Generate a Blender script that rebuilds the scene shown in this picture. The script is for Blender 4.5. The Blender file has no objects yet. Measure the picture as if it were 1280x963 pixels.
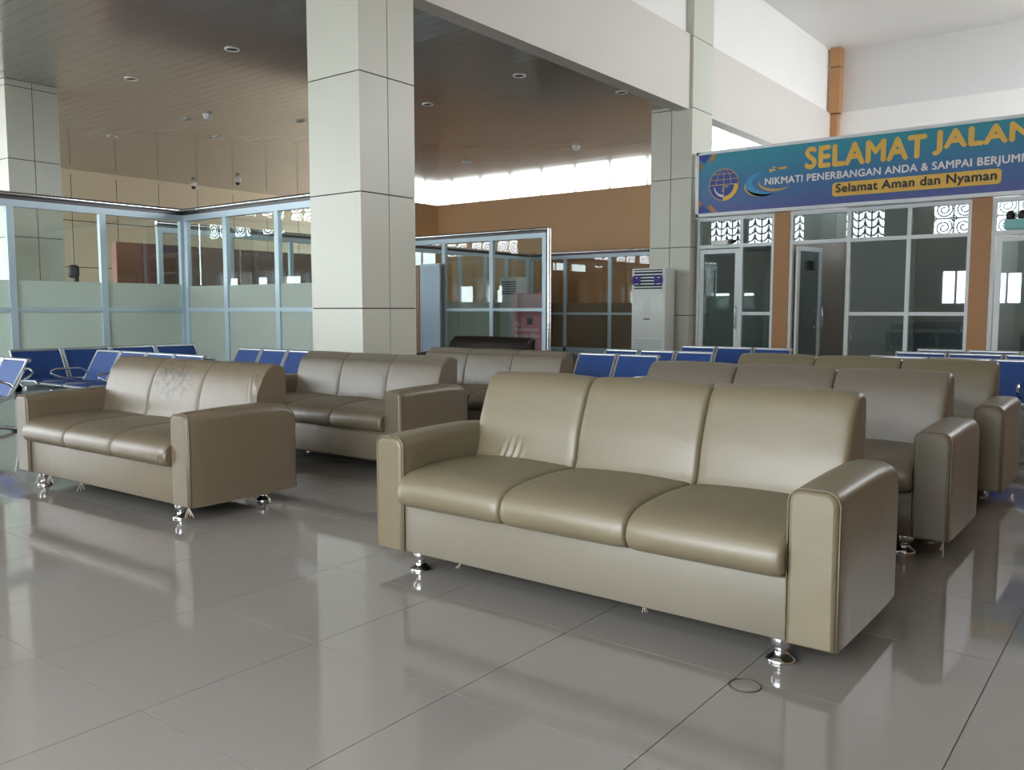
import bpy, bmesh, math, random
from mathutils import Vector, Matrix
random.seed(7)
SC = bpy.context.scene
COL = SC.collection
PI = math.pi

# ------------------------------------------------------------------ camera
cam_d = bpy.data.cameras.new('camera')
cam_d.sensor_width = 36.0
cam_d.lens = 36.0 * 1075.0 / 1280.0
cam_d.clip_start = 0.05
cam_d.clip_end = 300
cam = bpy.data.objects.new('camera', cam_d)
COL.objects.link(cam)
CAM_H = 1.09
cam.location = (0, 0, CAM_H)
cam.rotation_euler = (math.radians(90 - 4.97), 0, math.radians(37.63))
SC.camera = cam

# ------------------------------------------------------------------ world: bright hazy white sky
SKY = 13.0
world = bpy.data.worlds.new('sky')
SC.world = world
world.use_nodes = True
bg = world.node_tree.nodes['Background']
bg.inputs[0].default_value = (0.90, 0.96, 1.0, 1)
bg.inputs[1].default_value = SKY

SC.view_settings.view_transform = 'Standard'
SC.view_settings.look = 'None'
SC.view_settings.exposure = -0.06
SC.view_settings.gamma = 1.0
SC.view_settings.use_curve_mapping = False
SC.cycles.max_bounces = 10
SC.cycles.diffuse_bounces = 5
SC.cycles.glossy_bounces = 5
SC.cycles.transparent_max_bounces = 16
SC.cycles.caustics_reflective = False
SC.cycles.caustics_refractive = False
SC.cycles.sample_clamp_indirect = 6.0

WY = -1.2          # window wall behind the camera
FY = 27.0          # far exterior windows
LOWZ = 4.65        # low glossy ceiling
HIGHZ = 7.35       # high hall ceiling
HX0, HX1 = -6.9, 4.0
LX = -22.4         # beige panelled wall


def portal(loc, rot, sx, sy):
    d = bpy.data.lights.new('window_portal', 'AREA')
    d.shape = 'RECTANGLE'
    d.size, d.size_y = sx, sy
    d.cycles.is_portal = True
    o = bpy.data.objects.new('window_portal', d)
    COL.objects.link(o)
    o.location = loc
    o.rotation_euler = rot


# portals only tell the sampler where the sky comes in
portal((-1.6, WY - .14, 1.3), (PI / 2, 0, 0), 3.7, 2.2)
portal((-10.0, WY - .14, 1.75), (PI / 2, 0, 0), 2.5, 3.1)
portal((-17.0, WY - .14, 2.4), (PI / 2, 0, 0), 6.0, 4.4)
portal((-29.3, WY - .14, 2.4), (PI / 2, 0, 0), 7.6, 4.4)
portal((-14.5, WY - .14, 2.8), (PI / 2, 0, 0), 23.0, 3.6)
portal((-19.5, FY + .14, 2.5), (-PI / 2, 0, 0), 27.6, 4.4)
portal((HX1 + .14, 17.6, 5.8), (0, PI / 2, 0), 3.1, 8.2)

# ------------------------------------------------------------------ materials
MATS = {}


def mat(name):
    m = bpy.data.materials.new(name)
    m.use_nodes = True
    nt = m.node_tree
    return m, nt, nt.nodes, nt.links, nt.nodes['Principled BSDF']


def simple(name, col, rough=.5, metal=0., spec=.5, noise=0., nscale=8., bump=0., bscale=30., coat=0.):
    m, nt, N, L, p = mat(name)
    p.inputs['Base Color'].default_value = (*col, 1)
    p.inputs['Roughness'].default_value = rough
    p.inputs['Metallic'].default_value = metal
    p.inputs['Specular IOR Level'].default_value = spec
    p.inputs['Coat Weight'].default_value = coat
    if noise or bump:
        tc = N.new('ShaderNodeTexCoord')
    if noise:
        n = N.new('ShaderNodeTexNoise')
        n.inputs['Scale'].default_value = nscale
        n.inputs['Detail'].default_value = 4
        L.new(tc.outputs['Object'], n.inputs['Vector'])
        mx = N.new('ShaderNodeMixRGB')
        mx.inputs[1].default_value = (*[c * (1 - noise) for c in col], 1)
        mx.inputs[2].default_value = (*[min(1, c * (1 + noise)) for c in col], 1)
        L.new(n.outputs['Fac'], mx.inputs[0])
        L.new(mx.outputs[0], p.inputs['Base Color'])
    if bump:
        n2 = N.new('ShaderNodeTexNoise')
        n2.inputs['Scale'].default_value = bscale
        L.new(tc.outputs['Object'], n2.inputs['Vector'])
        b = N.new('ShaderNodeBump')
        b.inputs['Strength'].default_value = bump
        b.inputs['Distance'].default_value = .02
        L.new(n2.outputs['Fac'], b.inputs['Height'])
        L.new(b.outputs[0], p.inputs['Normal'])
    MATS[name] = m
    return m


def glass(name, tint, refl=.1):
    m, nt, N, L, p = mat(name)
    N.remove(p)
    out = N['Material Output']
    t = N.new('ShaderNodeBsdfTransparent')
    t.inputs[0].default_value = (*[c ** .5 for c in tint], 1)   # two faces per pane
    g = N.new('ShaderNodeBsdfGlossy')
    g.inputs['Roughness'].default_value = .015
    g.inputs['Color'].default_value = (.95, .98, 1, 1)
    f = N.new('ShaderNodeFresnel')
    f.inputs[0].default_value = 1.5
    a = N.new('ShaderNodeMath')
    a.operation = 'ADD'
    a.use_clamp = True
    a.inputs[1].default_value = refl
    L.new(f.outputs[0], a.inputs[0])
    geo = N.new('ShaderNodeNewGeometry')       # mirror only on the outer face of the thin pane
    inv = N.new('ShaderNodeMath')
    inv.operation = 'SUBTRACT'
    inv.inputs[0].default_value = 1
    L.new(geo.outputs['Backfacing'], inv.inputs[1])
    mu = N.new('ShaderNodeMath')
    mu.operation = 'MULTIPLY'
    L.new(a.outputs[0], mu.inputs[0])
    L.new(inv.outputs[0], mu.inputs[1])
    mx = N.new('ShaderNodeMixShader')
    L.new(mu.outputs[0], mx.inputs[0])
    L.new(t.outputs[0], mx.inputs[1])
    L.new(g.outputs[0], mx.inputs[2])
    L.new(mx.outputs[0], out.inputs[0])
    MATS[name] = m


def film(name, col, clear):
    m, nt, N, L, p = mat(name)
    N.remove(p)
    out = N['Material Output']
    t = N.new('ShaderNodeBsdfTransparent')
    t.inputs[0].default_value = (.8, .88, .85, 1)
    d = N.new('ShaderNodeBsdfDiffuse')
    d.inputs[0].default_value = (*col, 1)
    tl = N.new('ShaderNodeBsdfTranslucent')
    tl.inputs[0].default_value = (*col, 1)
    m1 = N.new('ShaderNodeMixShader')
    m1.inputs[0].default_value = .45
    L.new(d.outputs[0], m1.inputs[1])
    L.new(tl.outputs[0], m1.inputs[2])
    m2 = N.new('ShaderNodeMixShader')
    m2.inputs[0].default_value = clear
    L.new(m1.outputs[0], m2.inputs[1])
    L.new(t.outputs[0], m2.inputs[2])
    L.new(m2.outputs[0], out.inputs[0])
    MATS[name] = m


def vinyl(name, col, stain=None, spec=.68):
    """soft vinyl upholstery: slight mottling, fine grain, low broad creases"""
    m, nt, N, L, p = mat(name)
    tc = N.new('ShaderNodeTexCoord')
    n = N.new('ShaderNodeTexNoise')
    n.inputs['Scale'].default_value = 3.5
    n.inputs['Detail'].default_value = 5
    L.new(tc.outputs['Object'], n.inputs['Vector'])
    mx = N.new('ShaderNodeMixRGB')
    mx.inputs[1].default_value = (*[c * .9 for c in col], 1)
    mx.inputs[2].default_value = (*[c * 1.08 for c in col], 1)
    L.new(n.outputs['Fac'], mx.inputs[0])
    colout = mx.outputs[0]
    if stain:
        cx, cz, rx, rz = stain
        sep = N.new('ShaderNodeSeparateXYZ')
        L.new(tc.outputs['Object'], sep.inputs[0])

        def axis(o, c, r):
            a = N.new('ShaderNodeMath'); a.operation = 'SUBTRACT'
            L.new(o, a.inputs[0]); a.inputs[1].default_value = c
            b = N.new('ShaderNodeMath'); b.operation = 'DIVIDE'
            L.new(a.outputs[0], b.inputs[0]); b.inputs[1].default_value = r
            s = N.new('ShaderNodeMath'); s.operation = 'MULTIPLY'
            L.new(b.outputs[0], s.inputs[0]); L.new(b.outputs[0], s.inputs[1])
            return s.outputs[0]
        sm = N.new('ShaderNodeMath'); sm.operation = 'ADD'
        L.new(axis(sep.outputs[0], cx, rx), sm.inputs[0])
        L.new(axis(sep.outputs[2], cz, rz), sm.inputs[1])
        inv = N.new('ShaderNodeMath'); inv.operation = 'SUBTRACT'; inv.use_clamp = True
        inv.inputs[0].default_value = 1.0
        L.new(sm.outputs[0], inv.inputs[1])
        n3 = N.new('ShaderNodeTexNoise')
        n3.inputs['Scale'].default_value = 26
        n3.inputs['Detail'].default_value = 3
        L.new(tc.outputs['Object'], n3.inputs['Vector'])
        rp = N.new('ShaderNodeValToRGB')
        rp.color_ramp.elements[0].position = .44
        rp.color_ramp.elements[1].position = .60
        L.new(n3.outputs['Fac'], rp.inputs[0])
        ml = N.new('ShaderNodeMath'); ml.operation = 'MULTIPLY'
        L.new(inv.outputs[0], ml.inputs[0]); L.new(rp.outputs[0], ml.inputs[1])
        m3 = N.new('ShaderNodeMixRGB')
        L.new(ml.outputs[0], m3.inputs[0])
        L.new(colout, m3.inputs[1])
        m3.inputs[2].default_value = (col[0] * .30, col[1] * .27, col[2] * .26, 1)
        colout = m3.outputs[0]
    L.new(colout, p.inputs['Base Color'])
    p.inputs['Roughness'].default_value = .38
    p.inputs['Specular IOR Level'].default_value = spec
    b1 = N.new('ShaderNodeTexNoise')
    b1.inputs['Scale'].default_value = 260
    L.new(tc.outputs['Object'], b1.inputs['Vector'])
    bp = N.new('ShaderNodeBump')
    bp.inputs['Strength'].default_value = .12
    bp.inputs['Distance'].default_value = .002
    L.new(b1.outputs['Fac'], bp.inputs['Height'])
    b2 = N.new('ShaderNodeTexNoise')
    b2.inputs['Scale'].default_value = 5.5
    b2.inputs['Detail'].default_value = 2
    b2.inputs['Distortion'].default_value = .6
    L.new(tc.outputs['Object'], b2.inputs['Vector'])
    bq = N.new('ShaderNodeBump')
    bq.inputs['Strength'].default_value = .22
    bq.inputs['Distance'].default_value = .02
    L.new(b2.outputs['Fac'], bq.inputs['Height'])
    L.new(bp.outputs[0], bq.inputs['Normal'])
    L.new(bq.outputs[0], p.inputs['Normal'])
    MATS[name] = m


def floor_mat():
    m, nt, N, L, p = mat('floor_tile')
    tc = N.new('ShaderNodeTexCoord')
    geo = N.new('ShaderNodeNewGeometry')
    n = N.new('ShaderNodeTexNoise')
    n.inputs['Scale'].default_value = 1.3
    n.inputs['Detail'].default_value = 6
    L.new(geo.outputs['Position'], n.inputs['Vector'])
    mx = N.new('ShaderNodeMixRGB')
    mx.inputs[1].default_value = (.235, .217, .196, 1)
    mx.inputs[2].default_value = (.262, .243, .221, 1)
    L.new(n.outputs['Fac'], mx.inputs[0])
    L.new(mx.outputs[0], p.inputs['Base Color'])
    p.inputs['Roughness'].default_value = .09
    p.inputs['Specular IOR Level'].default_value = .62
    n2 = N.new('ShaderNodeTexNoise')
    n2.inputs['Scale'].default_value = 5
    n2.inputs['Detail'].default_value = 3
    L.new(geo.outputs['Position'], n2.inputs['Vector'])
    rr = N.new('ShaderNodeMapRange')
    rr.inputs[3].default_value = .03
    rr.inputs[4].default_value = .08
    L.new(n2.outputs['Fac'], rr.inputs[0])
    L.new(rr.outputs[0], p.inputs['Roughness'])
    MATS['floor_tile'] = m


def ceiling_mat():
    """glossy taupe metal strips, slightly wavy"""
    m, nt, N, L, p = mat('metal_ceiling')
    geo = N.new('ShaderNodeNewGeometry')
    p.inputs['Base Color'].default_value = (.43, .405, .39, 1)
    p.inputs['Metallic'].default_value = .4
    p.inputs['Roughness'].default_value = .12
    mp = N.new('ShaderNodeMapping')
    mp.inputs['Scale'].default_value = (.35, 5.0, 1)
    L.new(geo.outputs['Position'], mp.inputs['Vector'])
    n = N.new('ShaderNodeTexNoise')
    n.inputs['Scale'].default_value = 1.0
    n.inputs['Detail'].default_value = 2
    L.new(mp.outputs[0], n.inputs['Vector'])
    b = N.new('ShaderNodeBump')
    b.inputs['Strength'].default_value = .09
    b.inputs['Distance'].default_value = .02
    L.new(n.outputs['Fac'], b.inputs['Height'])
    L.new(b.outputs[0], p.inputs['Normal'])
    MATS['metal_ceiling'] = m


def banner_mat():
    m, nt, N, L, p = mat('banner_print')
    geo = N.new('ShaderNodeNewGeometry')
    sep = N.new('ShaderNodeSeparateXYZ')
    L.new(geo.outputs['Position'], sep.inputs[0])
    r = N.new('ShaderNodeMapRange')
    r.inputs[1].default_value = 2.76
    r.inputs[2].default_value = 3.78
    L.new(sep.outputs[2], r.inputs[0])
    rp = N.new('ShaderNodeValToRGB')
    e = rp.color_ramp.elements
    e[0].position = 0; e[0].color = (.07, .095, .36, 1)
    e[1].position = 1; e[1].color = (.015, .33, .44, 1)
    k = e.new(.5); k.color = (.03, .19, .43, 1)
    L.new(r.outputs[0], rp.inputs[0])
    L.new(rp.outputs[0], p.inputs['Base Color'])
    p.inputs['Roughness'].default_value = .4
    MATS['banner_print'] = m


OLIVE = (.168, .139, .085)
vinyl('vinyl', OLIVE)
vinyl('vinyl_worn', (.148, .116, .073))
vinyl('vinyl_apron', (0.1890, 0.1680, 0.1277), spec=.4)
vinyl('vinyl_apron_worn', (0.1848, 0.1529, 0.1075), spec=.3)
vinyl('vinyl_stained', (.160, .127, .080), stain=(-.06, .65, .27, .14))
vinyl('vinyl_grey', (.155, .131, .096))
vinyl('vinyl_dark', (0.0252, 0.0193, 0.0134), spec=.3)
simple('lining', (.03, .028, .025), .9)
simple('piping', (.175, .148, .10), .45)
simple('thread', (.5, .45, .36), .9)
simple('chrome', (.72, .72, .74), .14, 1.0)
simple('steel', (.62, .66, .70), .28, .85)
simple('grey_tube', (.50, .55, .60), .35, .6)
simple('blue_pad', (.014, .062, .25), .5, noise=.12, nscale=14)
floor_mat()
simple('grout', (.10, .09, .08), .8)
ceiling_mat()
simple('groove', (.05, .045, .04), .6)
simple('white_wall', (.90, .89, .875), .7, noise=.02, nscale=2)
simple('shaded_white_wall', (.74, .74, .74), .7)  # shade put into the colour so the ledge below it reads
simple('white_ceiling', (.92, .92, .915), .6)
simple('fascia', (.72, .68, .64), .55, noise=.02, nscale=2)
simple('column_panel', (.66, .665, .58), .35, spec=.4)
simple('joint', (.035, .03, .025), .8)
simple('beige_panel', (.84, .72, .52), .4, noise=.03, nscale=1)
simple('orange_paint', (.68, .42, .22), .6, noise=.04, nscale=1.5)
simple('orange_pillar', (.47, .24, .10), .5)
simple('red_wood', (.33, .14, .095), .45, noise=.2, nscale=3)
simple('pale_blue_frame', (.50, .62, .70), .35, .15)
simple('white_frame', (.84, .90, .94), .35)
simple('dark_cap', (.05, .045, .045), .3, .3)
simple('stainless', (.75, .75, .76), .15, 1.0)
simple('room_grey', (.50, .48, .45), .7)
simple('pale_blue_board', (.50, .62, .76), .4)
simple('wood_edge', (.42, .24, .14), .5)
simple('white_plastic', (.86, .89, .88), .25)
simple('pale_plastic', (.62, .66, .64), .4)
simple('black_plastic', (.012, .012, .013), .5)
simple('navy', (.02, .025, .08), .5)
simple('purple', (.09, .05, .33), .5)
simple('pink_print', (.60, .17, .24), .4)
simple('pale_pink', (.62, .38, .42), .4)
simple('white_print', (.92, .94, .96), .5)
simple('gold_print', (.90, .58, .11), .5)
simple('pale_gold', (.62, .45, .16), .5)
simple('sky_print', (.06, .38, .75), .5)
simple('royal_print', (.03, .07, .38), .5)
simple('orange_print', (.55, .25, .06), .5)
simple('ink', (.03, .03, .04), .5)
simple('teal_plastic', (.25, .60, .62), .4)
simple('carved_wood', (.06, .075, .08), .7)
simple('concrete', (.50, .49, .46), .9, noise=.1, nscale=.4)
simple('lamp_white', (.80, .80, .78), .3)
glass('clear_glass', (.80, .88, .84), .05)
glass('dark_glass', (.42, .54, .54), .10)
glass('brown_glass', (.80, .74, .66), .03)
film('frost', (.74, .80, .74), .25)
film('brown_frost', (.50, .40, .30), .35)
banner_mat()

# ------------------------------------------------------------------ mesh helpers
ORIG = {}


class MB:
    def __init__(s):
        s.v = []; s.f = []; s.sm = []

    def add(s, v, f, smooth=False):
        o = len(s.v)
        s.v += [tuple(x) for x in v]
        s.f += [tuple(i + o for i in q) for q in f]
        s.sm += [smooth] * len(f)
        return s

    def box(s, a, b, bev=0.):
        x0, y0, z0 = [min(p, q) for p, q in zip(a, b)]
        x1, y1, z1 = [max(p, q) for p, q in zip(a, b)]
        if bev <= 0:
            v = [(x0, y0, z0), (x1, y0, z0), (x1, y1, z0), (x0, y1, z0), (x0, y0, z1), (x1, y0, z1), (x1, y1, z1), (x0, y1, z1)]
            f = [(0, 3, 2, 1), (4, 5, 6, 7), (0, 1, 5, 4), (1, 2, 6, 5), (2, 3, 7, 6), (3, 0, 4, 7)]
            return s.add(v, f)
        bm = bmesh.new()
        bmesh.ops.create_cube(bm, size=1)
        for q in bm.verts:
            q.co = Vector(((x0 + x1) / 2 + q.co.x * (x1 - x0), (y0 + y1) / 2 + q.co.y * (y1 - y0), (z0 + z1) / 2 + q.co.z * (z1 - z0)))
        bmesh.ops.bevel(bm, geom=bm.edges[:], offset=bev, segments=2, affect='EDGES', profile=.5)
        bm.verts.index_update()
        s.add([q.co[:] for q in bm.verts], [[q.index for q in f.verts] for f in bm.faces], True)
        bm.free()
        return s

    def loft(s, rings, closed=True, caps=True, smooth=True):
        n = len(rings[0])
        v = [p for r in rings for p in r]
        f = []
        for i in range(len(rings) - 1):
            for j in range(n if closed else n - 1):
                k = (j + 1) % n
                f.append((i * n + j, i * n + k, (i + 1) * n + k, (i + 1) * n + j))
        s.add(v, f, smooth)
        if caps:
            o = len(s.v) - len(v)
            s.f.append(tuple(o + j for j in reversed(range(n)))); s.sm.append(False)
            s.f.append(tuple(o + (len(rings) - 1) * n + j for j in range(n))); s.sm.append(False)
        return s

    def tube(s, pts, r, n=8, closed=False):
        pts = [Vector(p) for p in pts]
        rings = []
        m = len(pts)
        up = None
        for i, p in enumerate(pts):
            if closed:
                t = (pts[(i + 1) % m] - pts[i - 1]).normalized()
            else:
                t = (pts[min(i + 1, m - 1)] - pts[max(i - 1, 0)]).normalized()
            if up is None:
                up = Vector((0, 0, 1)) if abs(t.z) < .9 else Vector((1, 0, 0))
            a = t.cross(up).normalized()
            b = a.cross(t).normalized()
            up = b
            rings.append([tuple(p + a * (r * math.cos(2 * PI * k / n)) + b * (r * math.sin(2 * PI * k / n))) for k in range(n)])
        if closed:
            rings.append(rings[0])
        return s.loft(rings, caps=not closed)

    def lathe(s, prof, c=(0, 0, 0), n=20):
        rings = []
        for r, z in prof:
            rings.append([(c[0] + r * math.cos(2 * PI * k / n), c[1] + r * math.sin(2 * PI * k / n), c[2] + z) for k in range(n)])
        return s.loft(rings)

    def flat(s, pts, y, th=.004):
        """polygon in the X-Z plane (a print or plate on a wall facing -Y)"""
        n = len(pts)
        area = sum(pts[i][0] * pts[(i + 1) % n][1] - pts[(i + 1) % n][0] * pts[i][1] for i in range(n))
        if area < 0:
            pts = pts[::-1]
        v = [(x, y, z) for x, z in pts] + [(x, y + th, z) for x, z in pts]
        f = [tuple(range(n)), tuple(reversed(range(n, 2 * n)))]
        for i in range(n):
            k = (i + 1) % n
            f.append((k, i, n + i, n + k))
        return s.add(v, f)

    def ribbon(s, pts, w, y, th=.004, closed=False, taper=None):
        n = len(pts)
        L, R = [], []
        for i in range(n):
            a = pts[(i - 1) % n] if closed or i > 0 else pts[i]
            b = pts[(i + 1) % n] if closed or i < n - 1 else pts[i]
            dx, dz = b[0] - a[0], b[1] - a[1]
            l = math.hypot(dx, dz) or 1
            ww = w / 2 * (taper(i / (n - 1)) if taper else 1)
            L.append((pts[i][0] - dz / l * ww, pts[i][1] + dx / l * ww))
            R.append((pts[i][0] + dz / l * ww, pts[i][1] - dx / l * ww))
        m = n if closed else n - 1
        v = []
        for yy in (y, y + th):
            v += [(x, yy, z) for x, z in L] + [(x, yy, z) for x, z in R]
        f = []
        for i in range(m):
            k = (i + 1) % n
            f.append((i, n + i, n + k, k))
            f.append((2 * n + i, 2 * n + k, 3 * n + k, 3 * n + i))
            f.append((i, k, 2 * n + k, 2 * n + i))
            f.append((n + k, n + i, 3 * n + i, 3 * n + k))
        return s.add(v, f)

    def mesh(s, name, origin=(0, 0, 0), sharp=50):
        me = bpy.data.meshes.new(name)
        ox, oy, oz = origin
        me.from_pydata([(x - ox, y - oy, z - oz) for x, y, z in s.v], [], s.f)
        me.polygons.foreach_set('use_smooth', s.sm)
        if any(s.sm):
            bm = bmesh.new(); bm.from_mesh(me)
            lim = math.radians(sharp)
            for e in bm.edges:
                if len(e.link_faces) == 2 and e.calc_face_angle(0) > lim:
                    e.smooth = False
            bm.to_mesh(me); bm.free()
        me.update()
        return me

    def build(s, name, m, parent=None, label=None, sharp=50, loc=None):
        """vertices are world coordinates when the parent's origin is known"""
        o_ = ORIG.get(parent, (0, 0, 0)) if parent else (loc or (0, 0, 0))
        me = s.mesh(name, o_, sharp)
        me.materials.append(MATS[m])
        o = bpy.data.objects.new(name, me)
        COL.objects.link(o)
        if parent:
            o.parent = parent
        elif loc:
            o.location = loc
        ORIG[o] = o_
        if label:
            o['label'] = label
        return o


def tag(o, label, cat, group=None, kind=None):
    o['label'] = label
    o['category'] = cat
    if group:
        o['group'] = group
    if kind:
        o['kind'] = kind
    return o


def thing(name, loc, label, cat, group=None, kind=None, local=False):
    o = bpy.data.objects.new(name, None)
    o.empty_display_size = .1
    COL.objects.link(o)
    o.location = loc
    ORIG[o] = (0, 0, 0) if local else tuple(loc)
    return tag(o, label, cat, group, kind)


def struct(name, mb, m, label, cat):
    o = mb.build(name, m)
    return tag(o, label, cat, kind='structure')


def shared(name, me, m, parent, loc, rot=(0, 0, 0)):
    o = bpy.data.objects.new(name, me)
    if not me.materials:
        me.materials.append(MATS[m])
    COL.objects.link(o)
    o.parent = parent
    po = ORIG.get(parent, (0, 0, 0))
    o.location = (loc[0] - po[0], loc[1] - po[1], loc[2] - po[2])
    o.rotation_euler = rot
    ORIG[o] = (0, 0, 0)
    return o


def copy_tree(o, parent=None):
    c = o.copy()
    COL.objects.link(c)
    if parent:
        c.parent = parent
    ORIG[c] = ORIG.get(o, (0, 0, 0))
    for ch in [x for x in CHILD(o)]:
        copy_tree(ch, c)
    return c


def CHILD(o):
    return list(o.children)


def wall_open(axis, c0, c1, u0, u1, z0, z1, openings):
    """wall slab between c0,c1 on one axis, with rectangular openings (ua,ub,za,zb)"""
    mb = MB()
    us = sorted({u0, u1, *[min(max(a, u0), u1) for o in openings for a in o[:2]]})
    for a, b in zip(us, us[1:]):
        if b - a < 1e-5:
            continue
        mid = (a + b) / 2
        hol = sorted([(max(o[2], z0), min(o[3], z1)) for o in openings if o[0] < mid < o[1]])
        z = z0
        for h0, h1 in hol + [(z1, z1)]:
            if h0 - z > 1e-5:
                if axis == 'y':
                    mb.box((a, c0, z), (b, c1, h0))
                else:
                    mb.box((c0, a, z), (c1, b, h0))
            z = max(z, h1)
    return mb


def text_mesh(body, x0, x1, z0, z1, y, m, parent, name='lettering', bold=0., shear=0., dup=0.):
    """lettering fitted to a rectangle of a wall facing -Y"""
    cu = bpy.data.curves.new('t', 'FONT')
    cu.body = body
    cu.offset = bold
    cu.space_character = 1.06
    cu.shear = shear
    cu.resolution_u = 4
    to = bpy.data.objects.new('t', cu)
    COL.objects.link(to)
    dg = bpy.context.evaluated_depsgraph_get()
    me = bpy.data.meshes.new_from_object(to.evaluated_get(dg))
    bpy.data.objects.remove(to)
    xs = [v.co.x for v in me.vertices]; ys = [v.co.y for v in me.vertices]
    a, b, c, d = min(xs), max(xs), min(ys), max(ys)
    mb = MB()
    V = [(x0 + (v.co.x - a) / (b - a) * (x1 - x0), z0 + (v.co.y - c) / (d - c) * (z1 - z0)) for v in me.vertices]
    for k, (dx, dz) in enumerate([(0, 0)] if not dup else [(-dup, 0), (dup, 0), (0, -dup), (0, dup), (0, 0)]):   # overprinted strokes read bold
        mb.add([(x + dx, y - .0004 * k, z + dz) for x, z in V], [tuple(p.vertices) for p in me.polygons])
    bpy.data.meshes.remove(me)
    return mb.build(name, m, parent)


def catmull(pts, sub=5):
    n = len(pts)
    out = []
    for i in range(n):
        p0, p1, p2, p3 = [Vector(pts[(i + k) % n]) for k in (-1, 0, 1, 2)]
        for j in range(sub):
            t = j / sub
            q = .5 * ((2 * p1) + (p2 - p0) * t + (2 * p0 - 5 * p1 + 4 * p2 - p3) * t * t + (3 * p1 - p0 - 3 * p2 + p3) * t ** 3)
            out.append((q[0], q[1]))
    return out


def inset_profile(prof, d):
    n = len(prof)
    area = sum(prof[i][0] * prof[(i + 1) % n][1] - prof[(i + 1) % n][0] * prof[i][1] for i in range(n))
    sg = 1 if area > 0 else -1
    out = []
    for i in range(n):
        a, b = prof[i - 1], prof[(i + 1) % n]
        dx, dz = b[0] - a[0], b[1] - a[1]
        l = math.hypot(dx, dz) or 1
        out.append((prof[i][0] - sg * dz / l * d, prof[i][1] + sg * dx / l * d))
    return out


# ================================================================== SETTING
# ---- floor of 0.6 m tiles
TS, AX, AY = .60, -.985, 2.375
FX0, FX1, FY0, FY1 = -33.5, HX1, WY, FY
floor = struct('floor', MB().box((FX0 - .2, FY0 - .2, -.16), (FX1 + .2, FY1 + .2, -.0035)), 'grout', 'glossy greige tiled floor of the waiting hall', 'floor')
ORIG[floor] = (0, 0, 0)
struct('ground_outside', MB().box((-70, -60, -.5), (60, 90, -.2)), 'concrete', 'pale concrete apron outside the hall', 'ground')

yaw, tilt = math.radians(37.63), math.radians(4.97)
Fw = Vector((-math.sin(yaw) * math.cos(tilt), math.cos(yaw) * math.cos(tilt), -math.sin(tilt)))
Rt = Vector((math.cos(yaw), math.sin(yaw), 0))
Up = Rt.cross(Fw)


def proj(p):
    q = Vector(p) - Vector((0, 0, CAM_H))
    w = q.dot(Fw)
    if w < .2:
        return None
    return 640 + 1075 * q.dot(Rt) / w, 481.5 - 1075 * q.dot(Up) / w


tm = MB().box((-TS / 2 + .0014, -TS / 2 + .0014, -.003), (TS / 2 - .0014, TS / 2 - .0014, 0)).mesh('floor_tile')
tm.materials.append(MATS['floor_tile'])
near, rest = [], MB()
i0, i1 = math.floor((FX0 - AX) / TS), math.ceil((FX1 - AX) / TS)
j0, j1 = math.floor((FY0 - AY) / TS), math.ceil((FY1 - AY) / TS)
cand = []
for i in range(i0, i1):
    for j in range(j0, j1):
        cx, cy = AX + (i + .5) * TS, AY + (j + .5) * TS
        vis = False
        for dx in (-.3, 0, .3):
            for dy in (-.3, 0, .3):
                q = proj((cx + dx, cy + dy, 0))
                if q and -5 < q[0] < 1285 and q[1] < 968:
                    vis = True
        cand.append((0 if vis else 1, math.hypot(cx, cy), cx, cy))
cand.sort()
for k, (a, b, cx, cy) in enumerate(cand):
    if k < 300 and a == 0:
        shared('floor_tile', tm, 'floor_tile', floor, (cx, cy, 0))
    else:
        e = TS / 2 - .0014
        rest.add([(cx - e, cy - e, 0), (cx + e, cy - e, 0), (cx + e, cy + e, 0), (cx - e, cy + e, 0)], [(0, 1, 2, 3)])
o = rest.build('floor_tiles_beyond', 'floor_tile', floor)
o['kind'] = 'stuff'
# round metal floor cap near the front sofa
pts = [(-.94 + .045 * math.cos(2 * PI * k / 24), 2.33 + .045 * math.sin(2 * PI * k / 24), .0012) for k in range(24)]
o = MB().tube(pts, .0022, 6, True).build('floor_cap', 'groove', floor)

# ---- window wall behind the camera (seen only in reflections and by its light)
low_open = [(-3.4, .2, .25, 2.3), (-20.0, -14.1, .25, 4.5), (-11.2, -8.85, .25, 3.2), (-33.0, -25.6, .25, 4.5), (-4.5, -3.7, 1.25, 2.2), (-5.9, -5.1, 1.25, 2.30), (-13.6, -12.9, 1.15, 1.7), (-12.7, -12.0, 1.15, 1.7), (-24.4, -23.6, 1.2, 2.1), (-22.9, -22.1, 1.2, 2.1), (-21.3, -20.5, 1.2, 2.1)]  # wide openings added to light the hall, kept clear of the glass reflections
leaf_pan = [(-13.72, -12.46), (-12.28, -11.29), (-10.64, -10.23), (-8.90, -7.66)]
spir_pan = [(-25.2, -24.0), (-23.8, -22.6), (-22.4, -21.2), (-21.0, -19.8), (-6.21, -5.07), (-4.51, -3.3), (-3.1, -1.9), (-1.7, -.5)]
FZ0, FZ1 = 3.38, 4.5
hi_open = []
ops = low_open + [(a, b, FZ0, FZ1) for a, b in leaf_pan + spir_pan] + hi_open
wall_front = struct('wall_front', wall_open('y', WY - .12, WY, FX0, HX1, 0, HIGHZ, ops), 'fascia', 'pale window wall behind the viewer', 'wall')
fm = MB()
for a, b, c, d in low_open[:6]:
    n = max(2, round((b - a) / 1.1))
    for k in range(n + 1):
        xx = a + (b - a) * k / n
        fm.box((xx - .03, WY - .09, c), (xx + .03, WY - .03, d))
    fm.box((a, WY - .09, 1.15), (b, WY - .03, 1.21))
    fm.box((a, WY - .09, c), (b, WY - .03, c + .06))
fm.build('window_frame', 'white_frame', wall_front)


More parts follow.
